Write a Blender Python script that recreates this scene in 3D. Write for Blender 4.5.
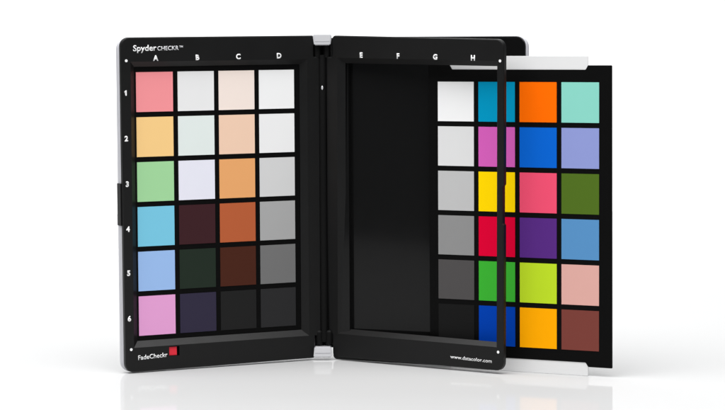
import bpy, bmesh, math, random
from mathutils import Matrix, Vector

random.seed(4)
SC = bpy.context.scene
for o in list(bpy.data.objects):
    bpy.data.objects.remove(o)
COL = SC.collection

# ------------------------------------------------------------------ geometry frame
U = 0.033                      # metres per patch pitch of the target cards
# orientation of the (photogrammetric) survey frame in the world: x right, y away, z up
RW = Matrix(((0.99998303, -0.00582532, 0.0),
             (-0.00041908, -0.07193993, 0.99740888),
             (-0.00581022, -0.99739196, -0.07194115)))
ORG = Vector((-0.88, 57.95, -7.775))      # foot of the hinge


def pose(m, t):
    m = RW @ Matrix(m)
    ex, ey, n = m.col[0], m.col[1], m.col[2]
    r = Matrix((ex, n, -ey)).transposed()
    loc = (RW @ Vector(t) - ORG) * U
    return Matrix.LocRotScale(loc, r.to_quaternion(), None)


LEFT = pose(((0.8895713, 0.00584615, -0.45675893), (-0.03955077, 0.99714879, -0.06426531),
             (0.45508091, 0.07523374, 0.88726616)), (-5.02849592, -2.94316113, 56.11861131))
CARD = pose(((0.88848848, 0.00577424, 0.45886259), (0.02638262, 0.99762425, -0.06363815),
             (-0.45813991, 0.06864776, 0.88622531)), (1.6929044, -2.76754363, 56.78036676))
DOOR = pose(((0.81786796, -0.00152437, 0.57540392), (0.05414653, 0.99576301, -0.07432484),
             (-0.57285264, 0.09194404, 0.8144852)), (-0.0220297, -3.40236774, 57.42338838))

# ------------------------------------------------------------------ camera
cam_d = bpy.data.cameras.new('camera')
cam = bpy.data.objects.new('camera', cam_d)
COL.objects.link(cam)
cam_d.sensor_width = 36
cam_d.lens = 36 * 2530.93 / 725
cam_d.clip_start, cam_d.clip_end = 0.05, 60
cr = Matrix((RW.col[0], -RW.col[1], -RW.col[2])).transposed()
cam.matrix_world = Matrix.LocRotScale(-ORG * U, cr.to_quaternion(), None)
SC.camera = cam

# ------------------------------------------------------------------ world, lamps, exposure
W = bpy.data.worlds.new('World')
SC.world = W
W.use_nodes = True
W.node_tree.nodes['Background'].inputs[0].default_value = (0.9, 0.95, 1.0, 1)
W.node_tree.nodes['Background'].inputs[1].default_value = 0.14
SC.view_settings.view_transform = 'Standard'
SC.view_settings.look = 'None'
SC.view_settings.exposure = 0
SC.view_settings.gamma = 1
SC.view_settings.use_curve_mapping = False


def softbox(name, loc, target, sx, sy, power, col=(1, 1, 1)):
    d = bpy.data.lights.new(name, 'AREA')
    d.shape = 'RECTANGLE'
    d.size, d.size_y = sx, sy
    d.energy = power
    d.color = col
    o = bpy.data.objects.new(name, d)
    COL.objects.link(o)
    o.location = loc
    o.rotation_euler = (Vector(target) - Vector(loc)).to_track_quat('-Z', 'Y').to_euler()
    return o


softbox('overhead_softbox', (-0.12, -0.52, 1.45), (0, 0.0, 0.05), 2.4, 1.5, 61.5, (1, 1, 1))
softbox('backdrop_softbox', (0.0, 1.1, 1.75), (0, 2.6, 0.25), 3.0, 0.5, 76, (1, 1, 1))

# ------------------------------------------------------------------ materials


def srgb(v):
    v = v / 255
    return v / 12.92 if v <= 0.04045 else ((v + 0.055) / 1.055) ** 2.4


def mat(name, col, rough=0.5, spec=0.5, metal=0.0, bump=0.0, bscale=3000, var=0.0, rvar=0.0):
    m = bpy.data.materials.new(name)
    m.use_nodes = True
    nt = m.node_tree
    b = nt.nodes['Principled BSDF']
    b.inputs['Base Color'].default_value = (*col, 1)
    b.inputs['Roughness'].default_value = rough
    b.inputs['Specular IOR Level'].default_value = spec
    b.inputs['Metallic'].default_value = metal
    tc = nt.nodes.new('ShaderNodeTexCoord')
    if bump:
        n = nt.nodes.new('ShaderNodeTexNoise')
        n.inputs['Scale'].default_value = bscale
        n.inputs['Detail'].default_value = 3
        nt.links.new(tc.outputs['Object'], n.inputs['Vector'])
        bp = nt.nodes.new('ShaderNodeBump')
        bp.inputs['Strength'].default_value = bump
        bp.inputs['Distance'].default_value = 0.0002
        nt.links.new(n.outputs['Fac'], bp.inputs['Height'])
        nt.links.new(bp.outputs['Normal'], b.inputs['Normal'])
    if var or rvar:
        n2 = nt.nodes.new('ShaderNodeTexNoise')
        n2.inputs['Scale'].default_value = 60
        n2.inputs['Detail'].default_value = 6
        nt.links.new(tc.outputs['Object'], n2.inputs['Vector'])
        if var:
            mx = nt.nodes.new('ShaderNodeMix')
            mx.data_type = 'RGBA'
            mx.inputs['A'].default_value = (*[c * (1 - var) for c in col], 1)
            mx.inputs['B'].default_value = (*[min(1, c * (1 + var)) for c in col], 1)
            nt.links.new(n2.outputs['Fac'], mx.inputs['Factor'])
            nt.links.new(mx.outputs['Result'], b.inputs['Base Color'])
        if rvar:
            mr = nt.nodes.new('ShaderNodeMapRange')
            mr.inputs['To Min'].default_value = max(0.02, rough - rvar)
            mr.inputs['To Max'].default_value = rough + rvar
            nt.links.new(n2.outputs['Fac'], mr.inputs['Value'])
            nt.links.new(mr.outputs['Result'], b.inputs['Roughness'])
    return m


M_FRAME = mat('black_moulded_plastic', (0.0050,) * 3, 0.40, 0.26, bump=0.25, bscale=2600, rvar=0.06)
M_TRAY = mat('black_gloss_tray', (0.0055,) * 3, 0.085, 0.2, rvar=0.03)
M_BOARD = mat('black_card_stock', (0.0026,) * 3, 0.5, 0.06, bump=0.1, bscale=4000)
M_SILVER = mat('silver_plastic', (0.54, 0.54, 0.57), 0.4, 0.4, metal=0.0, bump=0.05)
M_CLIP = mat('satin_aluminium', (0.72, 0.72, 0.74), 0.33, 0.5, metal=0.35, bump=0.08)
M_PRINT = mat('white_ink', (0.86, 0.86, 0.86), 0.6, 0.2)
M_PRINT_THIN = mat('grey_white_ink', (0.80, 0.80, 0.82), 0.6, 0.2)
M_TAB = mat('pale_grey_plastic', (0.70, 0.70, 0.70), 0.45, 0.4)
M_HINGE = mat('black_hinge_plastic', (0.003,) * 3, 0.5, 0.12)
M_GROOVE = mat('grey_groove', (0.42, 0.42, 0.44), 0.5, 0.4)

# white acrylic sweep: matt white with a weak sharp sheen
M_SWEEP = bpy.data.materials.new('white_acrylic')
M_SWEEP.use_nodes = True
nt = M_SWEEP.node_tree
nt.nodes.clear()
out = nt.nodes.new('ShaderNodeOutputMaterial')
mix = nt.nodes.new('ShaderNodeMixShader')
dif = nt.nodes.new('ShaderNodeBsdfDiffuse')
glo = nt.nodes.new('ShaderNodeBsdfGlossy')
dif.inputs['Color'].default_value = (0.475, 0.475, 0.475, 1)
glo.inputs['Color'].default_value = (1, 1, 1, 1)
glo.inputs['Roughness'].default_value = 0.06
mix.inputs[0].default_value = 0.14
nt.links.new(dif.outputs[0], mix.inputs[1])
nt.links.new(glo.outputs[0], mix.inputs[2])
nt.links.new(mix.outputs[0], out.inputs[0])

M_PAPER = mat('white_paper', (0.78, 0.78, 0.78), 0.9, 0.1)

# ------------------------------------------------------------------ helpers
# A plate's own coordinates: x right, y away from the viewer (depth), z up.
# Outlines below are given as (x, down) in patch pitches, depth in pitches.


def V(x, d, depth):
    return Vector((x * U, depth * U, -d * U))


def link(name, bm, m, parent=None, mw=None, smooth=None):
    me = bpy.data.meshes.new(name)
    bm.normal_update()
    bm.to_mesh(me)
    bm.free()
    me.materials.append(m)
    if smooth is not None:
        for p in me.polygons:
            p.use_smooth = True
        me.set_sharp_from_angle(angle=math.radians(smooth))
    o = bpy.data.objects.new(name, me)
    COL.objects.link(o)
    place(o, parent, mw)
    return o


WORLD = {}


def place(o, parent, mw):
    mw = mw or Matrix.Identity(4)
    WORLD[o] = mw
    if parent:
        o.parent = parent
        o.matrix_parent_inverse = Matrix.Identity(4)
        o.matrix_basis = WORLD[parent].inverted() @ mw
    else:
        o.matrix_basis = mw


def thing(name, label, cat, mw, group=None):
    o = bpy.data.objects.new(name, None)
    o.empty_display_size = 0.02
    COL.objects.link(o)
    place(o, None, mw)
    o['label'], o['category'] = label, cat
    if group:
        o['group'] = group
    return o


def rounded(pts, radii, seg=8):
    """Closed polygon (clockwise on the picture) with rounded corners."""
    res = []
    n = len(pts)
    for i in range(n):
        p = Vector(pts[i])
        r = radii[i] if hasattr(radii, '__len__') else radii
        if r <= 0:
            res.append((p.x, p.y))
            continue
        a = (Vector(pts[i - 1]) - p).normalized()
        b = (Vector(pts[(i + 1) % n]) - p).normalized()
        half = a.angle(b) / 2
        t = r / math.tan(half)
        c = p + (a + b).normalized() * (r / math.sin(half))
        s, e = p + a * t - c, p + b * t - c
        ang = s.angle_signed(e)
        a0 = math.atan2(s.y, s.x)
        # shorter sweep between the tangent points
        a1 = math.atan2(e.y, e.x)
        da = (a1 - a0 + math.pi) % (2 * math.pi) - math.pi
        for k in range(seg + 1):
            q = a0 + da * k / seg
            res.append((c.x + r * math.cos(q), c.y + r * math.sin(q)))
    return res


def inset(poly, d):
    """Move every edge of a polygon inwards by d."""
    n = len(poly)
    area = sum(poly[i][0] * poly[(i + 1) % n][1] - poly[(i + 1) % n][0] * poly[i][1] for i in range(n))
    sg = 1 if area > 0 else -1
    res = []
    for i in range(n):
        p0, p, p1 = Vector(poly[i - 1]), Vector(poly[i]), Vector(poly[(i + 1) % n])
        e0, e1 = (p - p0).normalized(), (p1 - p).normalized()
        n0, n1 = Vector((-e0.y, e0.x)) * sg, Vector((-e1.y, e1.x)) * sg
        m = n0 + n1
        m = m / max(0.3, m.dot(n0)) if m.length > 1e-6 else n0
        q = p + m * d
        res.append((q.x, q.y))
    return res


def ring(bm, poly, depth):
    return [bm.verts.new(V(x, d, depth)) for x, d in poly]


def strip(bm, a, b):
    n = len(a)
    for i in range(n):
        j = (i + 1) % n
        bm.faces.new((a[i], a[j], b[j], b[i]))


def fill(bm, loops):
    es = []
    for l in loops:
        for i in range(len(l)):
            e = bm.edges.get((l[i], l[(i + 1) % len(l)])) or bm.edges.new((l[i], l[(i + 1) % len(l)]))
            es.append(e)
    bmesh.ops.triangle_fill(bm, edges=es, use_beauty=True, use_dissolve=False)


def plate(outline, d0, d1, holes=(), edge=0.02):
    """Solid plate from depth d0 (front) to d1 (back), softened front and back edge.
    holes: list of (front_poly, back_poly) straight or bevelled openings."""
    bm = bmesh.new()
    f0 = ring(bm, inset(outline, edge), d0)
    f1 = ring(bm, inset(outline, edge * 0.3), d0 + edge * 0.3)
    f2 = ring(bm, outline, d0 + edge)
    b2 = ring(bm, outline, d1 - edge * 0.5)
    b0 = ring(bm, inset(outline, edge * 0.5), d1)
    for p, q in ((f0, f1), (f1, f2), (f2, b2), (b2, b0)):
        strip(bm, p, q)
    hf, hb = [], []
    for spec in holes:
        loops = [ring(bm, poly, dep) for poly, dep in spec]
        for p, q in zip(loops, loops[1:]):
            strip(bm, p, q)
        hf.append(loops[0])
        hb.append(loops[-1])
    fill(bm, [f0] + hf)
    fill(bm, [b0] + hb)
    bmesh.ops.recalc_face_normals(bm, faces=bm.faces)
    return bm


def rect(x0, y0, x1, y1):
    return [(x0, y0), (x1, y0), (x1, y1), (x0, y1)]


def box(x0, x1, d0, d1, z0, z1, edge=0.0):
    bm = bmesh.new()
    bmesh.ops.create_cube(bm, size=1)
    for v in bm.verts:
        v.co = V(x0 + (v.co.x + .5) * (x1 - x0), z0 + (v.co.z + .5) * (z1 - z0), d0 + (v.co.y + .5) * (d1 - d0))
    bmesh.ops.recalc_face_normals(bm, faces=bm.faces)
    if edge:
        bmesh.ops.bevel(bm, geom=bm.edges[:], offset=edge * U, segments=2, affect='EDGES', profile=0.6)
    return bm


def lathe(profile, seg=24):
    """profile: list of (radius, height up) in pitches round a vertical axis."""
    bm = bmesh.new()
    rs = []
    for r, h in profile:
        rs.append([bm.verts.new((r * U * math.cos(2 * math.pi * k / seg), r * U * math.sin(2 * math.pi * k / seg), h * U))
                   for k in range(seg)])
    for a, b in zip(rs, rs[1:]):
        strip(bm, a, b)
    bm.faces.new(rs[0][::-1])
    bm.faces.new(rs[-1])
    bmesh.ops.recalc_face_normals(bm, faces=bm.faces)
    return bm


def lettering(name, text, x0, x1, base0, base1, cap, front, weight, m, parent, mw):
    """Printed text from x0 to x1 (pitches), baseline base0 -> base1, capital height cap."""
    cu = bpy.data.curves.new('tmp', 'FONT')
    cu.body = text
    cu.size = 1
    cu.offset = weight
    cu.resolution_u = 3
    t = bpy.data.objects.new('tmp', cu)
    COL.objects.link(t)
    me = bpy.data.meshes.new_from_object(t.evaluated_get(bpy.context.evaluated_depsgraph_get()))
    bpy.data.objects.remove(t)
    bpy.data.curves.remove(cu)
    bm = bmesh.new()
    bm.from_mesh(me)
    bpy.data.meshes.remove(me)
    xs = [v.co.x for v in bm.verts]
    a, b = min(xs), max(xs)
    k = cap / 0.73
    for v in bm.verts:
        f = (v.co.x - a) / (b - a)
        if x1 is None:
            x = x0 + (v.co.x - (a + b) / 2) * k
            f = 0
        else:
            x = x0 + f * (x1 - x0)
        v.co = V(x, base0 + f * (base1 - base0) - v.co.y * k, front)
    r = bmesh.ops.extrude_face_region(bm, geom=bm.faces[:])
    for g in r['geom']:
        if isinstance(g, bmesh.types.BMVert):
            g.co += Vector((0, -0.003 * U, 0))
    bmesh.ops.recalc_face_normals(bm, faces=bm.faces)
    o = link(name, bm, m, parent, mw)
    if len(text) == 1:
        o['label'] = 'white printed %s %s' % ('figure' if text.isdigit() else 'letter', text)
    return o


def dot(x, d, r, front, parent, mw):
    bm = bmesh.new()
    n = 16
    a = [bm.verts.new(V(x + r * math.cos(2 * math.pi * k / n), d + r * math.sin(2 * math.pi * k / n), front)) for k in range(n)]
    b = [bm.verts.new(v.co + Vector((0, -0.004 * U, 0))) for v in a]
    strip(bm, a, b)
    bm.faces.new(b)
    bm.faces.new(a)
    bmesh.ops.recalc_face_normals(bm, faces=bm.faces)
    return link('corner_dot', bm, M_PRINT, parent, mw)


# ------------------------------------------------------------------ the setting: white table sweeping up into the backdrop
prof = [(-0.66, -0.012), (-0.66, -0.006), (2.3, -0.006)]
for k in range(1, 13):
    a = math.pi / 2 * k / 12
    prof.append((2.3 + 0.6 * math.sin(a), 0.6 - 0.6 * math.cos(a)))
prof += [(2.9, 2.6), (2.906, 2.6), (2.906, 0.6)]
for k in range(11, -1, -1):
    a = math.pi / 2 * k / 12
    prof.append((2.3 + 0.606 * math.sin(a), 0.6 - 0.606 * math.cos(a)))
bm = bmesh.new()
half = 2.2
ra = [bm.verts.new((-half, y, z)) for y, z in prof]
rb = [bm.verts.new((half, y, z)) for y, z in prof]
strip(bm, ra, rb)
bmesh.ops.recalc_face_normals(bm, faces=bm.faces)
sweep = link('paper_backdrop', bm, M_PAPER, smooth=40)
sweep['kind'] = 'structure'
bm = bmesh.new()
bmesh.ops.create_cube(bm, size=1)
for v in bm.verts:
    v.co = Vector((v.co.x * 3.6, 0.41 + v.co.y * 2.18, -0.0025 + v.co.z * 0.005))
bmesh.ops.bevel(bm, geom=bm.edges[:], offset=0.0008, segments=2, affect='EDGES')
table = link('white_table', bm, M_SWEEP)
table['kind'] = 'structure'

# ------------------------------------------------------------------ the folding case
case = thing('folding_case', 'open black book-shaped folding case with silver edges standing on the white table',
             'case', Matrix.Identity(4))

# --- left half: silver shell, black frame closed over its card
LF = -0.12                                   # depth of the frame's front face
sh = rounded(rect(-0.40, -0.755, 4.40, 6.685), (0.24, 0.1, 0.1, 0.24))
link('shell', plate(sh, 0.07, 0.168, edge=0.02), M_SILVER, case, LEFT, 20)
left_shell_edge = rounded(rect(-0.385, -0.75, 4.38, 6.675), (0.22, 0.1, 0.1, 0.22))
link('shell_lip', plate(left_shell_edge, 0.004, 0.068, edge=0.01), M_SILVER, case, LEFT, 20)

fo = rounded([(-0.395, -0.775), (4.34, -0.775), (4.34, -0.29), (4.485, -0.29), (4.475, 6.14), (4.32, 6.14),
              (4.31, 6.655), (-0.375, 6.68)],
             (0.20, 0.04, 0.02, 0.05, 0.05, 0.02, 0.04, 0.20))
bevel_hole = [(rect(-0.17, -0.235, 4.17, 6.13), LF), (rect(-0.045, -0.12, 4.02, 5.995), -0.015),
              (rect(-0.045, -0.12, 4.02, 5.995), -0.004)]
fade_sq = rect(0.675, 6.155, 0.925, 6.37)
frame_l = link('frame', plate(fo, LF, -0.004, holes=[bevel_hole, [(fade_sq, LF), (fade_sq, -0.004)]], edge=0.022),
               M_FRAME, case, LEFT, 20)
link('fade_patch', box(0.66, 0.875, -0.085, -0.02, 6.17, 6.362, 0.004),
     mat('fade_red', (srgb(222), srgb(40), srgb(58)), 0.5, 0.3), case, LEFT)
link('fade_pocket', box(0.655, 0.945, -0.022, -0.003, 6.14, 6.385), M_HINGE, case, LEFT)
link('latch', box(-0.412, -0.36, -0.03, 0.18, 2.46, 3.40, 0.01), M_FRAME, case, LEFT)

LT = LF - 0.0015
for ch, x, d in (('A', 0.432, -0.255), ('B', 1.442, -0.255), ('C', 2.443, -0.262), ('D', 3.461, -0.267)):
    lettering('column_letter', ch, x, None, d, d, 0.118, LT, 0.045, M_PRINT, case, LEFT)
for i, (x, d) in enumerate(((-0.297, 0.451), (-0.292, 1.457), (-0.282, 2.466), (-0.280, 3.467), (-0.276, 4.448), (-0.274, 5.465))):
    if i == 0:                               # the figure 1 with its flag
        bm = bmesh.new()
        pts = [(0.022, 0), (0.022, -0.118), (-0.002, -0.118), (-0.036, -0.092), (-0.036, -0.070), (-0.006, -0.088), (-0.006, 0)]
        a = [bm.verts.new(V(x + px + 0.005, d + 0.06 + py, LT)) for px, py in pts]
        b = [bm.verts.new(v.co + Vector((0, -0.003 * U, 0))) for v in a]
        strip(bm, a, b)
        bm.faces.new(a)
        bm.faces.new(b)
        bmesh.ops.triangulate(bm, faces=bm.faces[:])
        bmesh.ops.recalc_face_normals(bm, faces=bm.faces)
        link('row_number', bm, M_PRINT, case, LEFT)['label'] = 'white printed figure 1'
        continue
    lettering('row_number', str(i + 1), x, None, d + 0.06, d + 0.06, 0.118, LT, 0.045, M_PRINT, case, LEFT)
lettering('maker_name', 'Spyder', -0.105, 0.455, -0.468, -0.476, 0.135, LT, 0.016, M_PRINT, case, LEFT)
lettering('maker_name', 'CHECKR', 0.475, 0.985, -0.477, -0.485, 0.098, LT, 0.006, M_PRINT_THIN, case, LEFT)
lettering('trademark_sign', 'TM', 1.0, 1.09, -0.535, -0.537, 0.045, LT, 0.01, M_PRINT_THIN, case, LEFT)
lettering('fade_caption', 'FadeCheckr', -0.075, 0.632, 6.408, 6.38, 0.105, LT, 0.010, M_PRINT, case, LEFT)
dot(-0.271, -0.259, 0.032, LT, case, LEFT)
dot(-0.240, 6.164, 0.032, LT, case, LEFT)

# --- right half: silver shell with a black glossy tray; the frame is swung open in front of it like a door
so = rounded(rect(-2.68, -1.015, 2.135, 6.425), (0.1, 0.24, 0.24, 0.1))
sp = rect(-2.36, -0.66, 1.81, 6.11)
link('shell_lip', plate(so, 0.10, 0.185, holes=[[(sp, 0.10), (sp, 0.185)]], edge=0.01), M_SILVER, case, CARD, 20)
link('shell', plate(so, 0.187, 0.215, edge=0.01), M_SILVER, case, CARD, 20)
to = rounded(rect(-2.74, -1.01, 2.105, 6.42), (0.1, 0.22, 0.22, 0.1))
pocket = rounded(rect(-2.30, -0.60, 1.75, 6.05), 0.04, 3)
bm = bmesh.new()
f0 = ring(bm, inset(to, 0.012), 0.055)
f1 = ring(bm, to, 0.067)
b1 = ring(bm, to, 0.098)
p0 = ring(bm, pocket, 0.055)
p1 = ring(bm, inset(pocket, 0.01), 0.17)
strip(bm, f0, f1)
strip(bm, f1, b1)
strip(bm, p0, p1)
fill(bm, [f0, p0])
bm.faces.new(p1)
bmesh.ops.recalc_face_normals(bm, faces=bm.faces)
link('tray', bm, M_TRAY, case, CARD, 20)

do = rounded([(-0.83, -0.43), (3.795, -0.420), (3.815, 2.76), (3.785, 2.80), (3.79, 3.62), (3.82, 3.66), (3.84, 6.892),
              (-0.80, 6.975), (-0.81, 6.46), (-0.965, 6.46), (-0.985, 0.06), (-0.83, 0.06)],
             (0.09, 0.20, 0, 0.02, 0.02, 0, 0.20, 0.09, 0.02, 0.04, 0.04, 0.02))
dh = [([(-0.683, 0.075), (3.635, 0.055), (3.665, 6.372), (-0.655, 6.432)], 0.0),
      ([(-0.525, 0.20), (3.562, 0.175), (3.592, 6.275), (-0.50, 6.318)], 0.108),
      ([(-0.525, 0.20), (3.562, 0.175), (3.592, 6.275), (-0.50, 6.318)], 0.12)]
door = link('frame', plate(do, 0.0, 0.12, holes=[dh], edge=0.022), M_FRAME, case, DOOR, 20)
door['label'] = 'black frame swung open in front of the tray'
for ch, x in zip('EFGH', (-0.008, 1.006, 2.004, 3.0)):
    lettering('column_letter', ch, x, None, 0.058, 0.058, 0.118, -0.0015, 0.045, M_PRINT, case, DOOR)
lettering('web_address', 'www.datacolor.com', 2.447, 3.538, 6.728, 6.735, 0.082, -0.0015, 0.003, M_PRINT, case, DOOR)
dot(3.703, 0.055, 0.032, -0.0015, case, DOOR)
dot(3.703, 6.478, 0.032, -0.0015, case, DOOR)

# --- hinge between the halves
HX, HY = -0.905, 58.2


def hinge_m(h):
    return Matrix.Translation((Vector((HX, HY, h)) - ORG) * U)


link('spine', lathe([(0.10, 0), (0.105, 0.02), (0.105, 6.6), (0.10, 6.62)], 20), M_HINGE, case, hinge_m(-7.36), 40)
link('spine_panel', box(-0.30, 0.30, 0, 0.05, -7.05, 0.12, 0.01), M_HINGE, case, hinge_m(-7.40 ) @ Matrix.Translation((0, 0.17 * U, 0)))
for h0, top in ((-0.80, False), (-7.42, True)):
    for dx in (-0.115, 0.115):
        link('knuckle', lathe([(0.085, 0.0), (0.095, 0.02), (0.095, 0.27), (0.085, 0.31), (0.05, 0.335)], 20), M_HINGE, case,
             hinge_m(h0) @ Matrix.Translation((dx * U, -0.02 * U, 0)), 50)


def clip(w0, w1, h):
    """Tapering clip, w0 wide at its foot and w1 at its head."""
    bm = bmesh.new()
    fr = [(-w0 / 2, 0), (w0 / 2, 0), (w1 / 2, h), (-w1 / 2, h)]
    a = [bm.verts.new((x * U, -0.15 * U, z * U)) for x, z in fr]
    b = [bm.verts.new((x * U, 0.25 * U, z * U)) for x, z in fr]
    strip(bm, a, b)
    bm.faces.new(a[::-1])
    bm.faces.new(b)
    bmesh.ops.recalc_face_normals(bm, faces=bm.faces)
    bmesh.ops.bevel(bm, geom=bm.edges[:], offset=0.022 * U, segments=2, affect='EDGES')
    return bm


CX = -0.9
for h, w0, w1, hh in ((-0.515, 0.37, 0.44, 0.25), (-7.70, 0.43, 0.385, 0.245)):
    m = Matrix.Translation((Vector((CX if h > -2 else -0.935, 58.1, h)) - ORG) * U)
    c = link('hinge_clip', clip(w0, w1, hh), M_CLIP, case, m, 40)
    for k in range(1):
        z = hh * (0.36 if h > -2 else 0.42)
        w = w0 + (w1 - w0) * z / hh - 0.06
        bm = bmesh.new()
        bmesh.ops.create_cube(bm, size=1)
        for v in bm.verts:
            v.co = Vector((v.co.x * w * U, (-0.15 + v.co.y * 0.012) * U, z * U + v.co.z * 0.014 * U))
        link('groove', bm, M_GROOVE, c, m)
bm = bmesh.new()
bmesh.ops.create_uvsphere(bm, u_segments=12, v_segments=8, radius=0.03 * U)
bmesh.ops.scale(bm, vec=(0.8, 0.6, 1.6), verts=bm.verts)
link('spine_pin', bm, M_CLIP, case, Matrix.Translation((Vector((-0.908, HY - 0.112, -1.49)) - ORG) * U), 60)

# ------------------------------------------------------------------ the two target cards
PS = 0.884                                   # patch side in pitches
LIT = 1.02                                   # display value of a perfect white in the photograph


def patches(rows, names, root, mw):
    for c, colm in enumerate(rows):
        for r, rgb in enumerate(colm):
            col = tuple(min(0.93, srgb(v) / LIT) for v in rgb)
            m = mat('ink_%d_%d_%d' % rgb, col, 0.55, 0.04, bump=0.06, bscale=5000, var=0.012)
            o = link('patch', box(0, PS, -0.010, 0.006, 0, PS), m, root, mw @ Matrix.Translation(V(c, r, 0)))
            o['label'] = names[c].split(',')[r].strip() + ' square patch'


LEFT_COLS = [
    [(239, 146, 151), (242, 201, 135), (158, 209, 154), (118, 194, 220), (150, 183, 229), (222, 156, 205)],
    [(229, 229, 229), (221, 229, 226), (226, 226, 237), (60, 34, 38), (36, 46, 38), (50, 46, 64)],
    [(240, 225, 216), (236, 201, 176), (228, 164, 106), (178, 92, 56), (72, 38, 28), (34, 34, 34)],
    [(239, 239, 239), (234, 234, 234), (207, 207, 207), (165, 165, 165), (112, 112, 112), (44, 44, 45)]]
RIGHT_COLS = [
    [(237, 237, 237), (213, 213, 213), (183, 183, 183), (136, 136, 136), (77, 75, 75), (25, 25, 25)],
    [(0, 147, 189), (205, 92, 178), (255, 209, 0), (214, 0, 50), (58, 170, 50), (0, 62, 170)],
    [(255, 106, 0), (8, 96, 200), (232, 78, 110), (84, 42, 124), (182, 212, 40), (255, 166, 0)],
    [(133, 204, 189), (137, 147, 202), (77, 105, 32), (84, 138, 187), (213, 163, 154), (117, 61, 54)]]

lc = thing('colour_card', 'colour card of pastel, skin tone and grey patches fitted inside the left frame', 'colour card', LEFT, 'colour cards of the case')
link('board', plate(rect(-0.22, -0.30, 4.2, 6.20), 0.0, 0.003, edge=0.001), M_BOARD, lc, LEFT)
patches(LEFT_COLS, ('salmon pink, pale amber, pale green, light sky blue, pale cornflower blue, orchid pink',
                    'off-white, pale mint white, pale lavender white, dark maroon, very dark green, dark indigo',
                    'pale cream, light peach, tan orange, rust brown, dark brown, near-black',
                    'brightest white, white, light grey, medium grey, dark grey, charcoal black'), lc, LEFT)

rc = thing('colour_card', 'saturated colour card slid halfway out to the right of the open frame', 'colour card', CARD, 'colour cards of the case')
bo = [(-0.24, -0.37), (0.29, -0.37), (0.35, -0.274), (3.565, -0.274), (3.62, -0.37), (4.178, -0.371),
      (4.190, 6.245), (3.63, 6.243), (3.565, 6.147), (0.35, 6.147), (0.29, 6.243), (-0.22, 6.245)]
bo = rounded(bo, (0.02, 0.02, 0.03, 0.03, 0.02, 0.02, 0.02, 0.02, 0.03, 0.03, 0.02, 0.02), 3)
link('board', plate(bo, 0.0, 0.032, edge=0.004), M_BOARD, rc, CARD)
for d0, d1 in ((-0.573, -0.20), (6.08, 6.44)):
    link('pull_tab', plate(rounded(rect(0.295, d0, 3.622, d1), 0.012, 3), 0.010, 0.040, edge=0.003), M_TAB, rc, CARD, 20)
patches(RIGHT_COLS, ('white, pale grey, light grey, mid grey, dark grey, black',
                     'teal blue, magenta pink, bright yellow, crimson red, green, royal blue',
                     'bright orange, strong blue, rose pink, purple, lime green, amber yellow',
                     'aqua mint, lavender blue, olive green, steel blue, pale salmon, reddish brown'), rc, CARD)
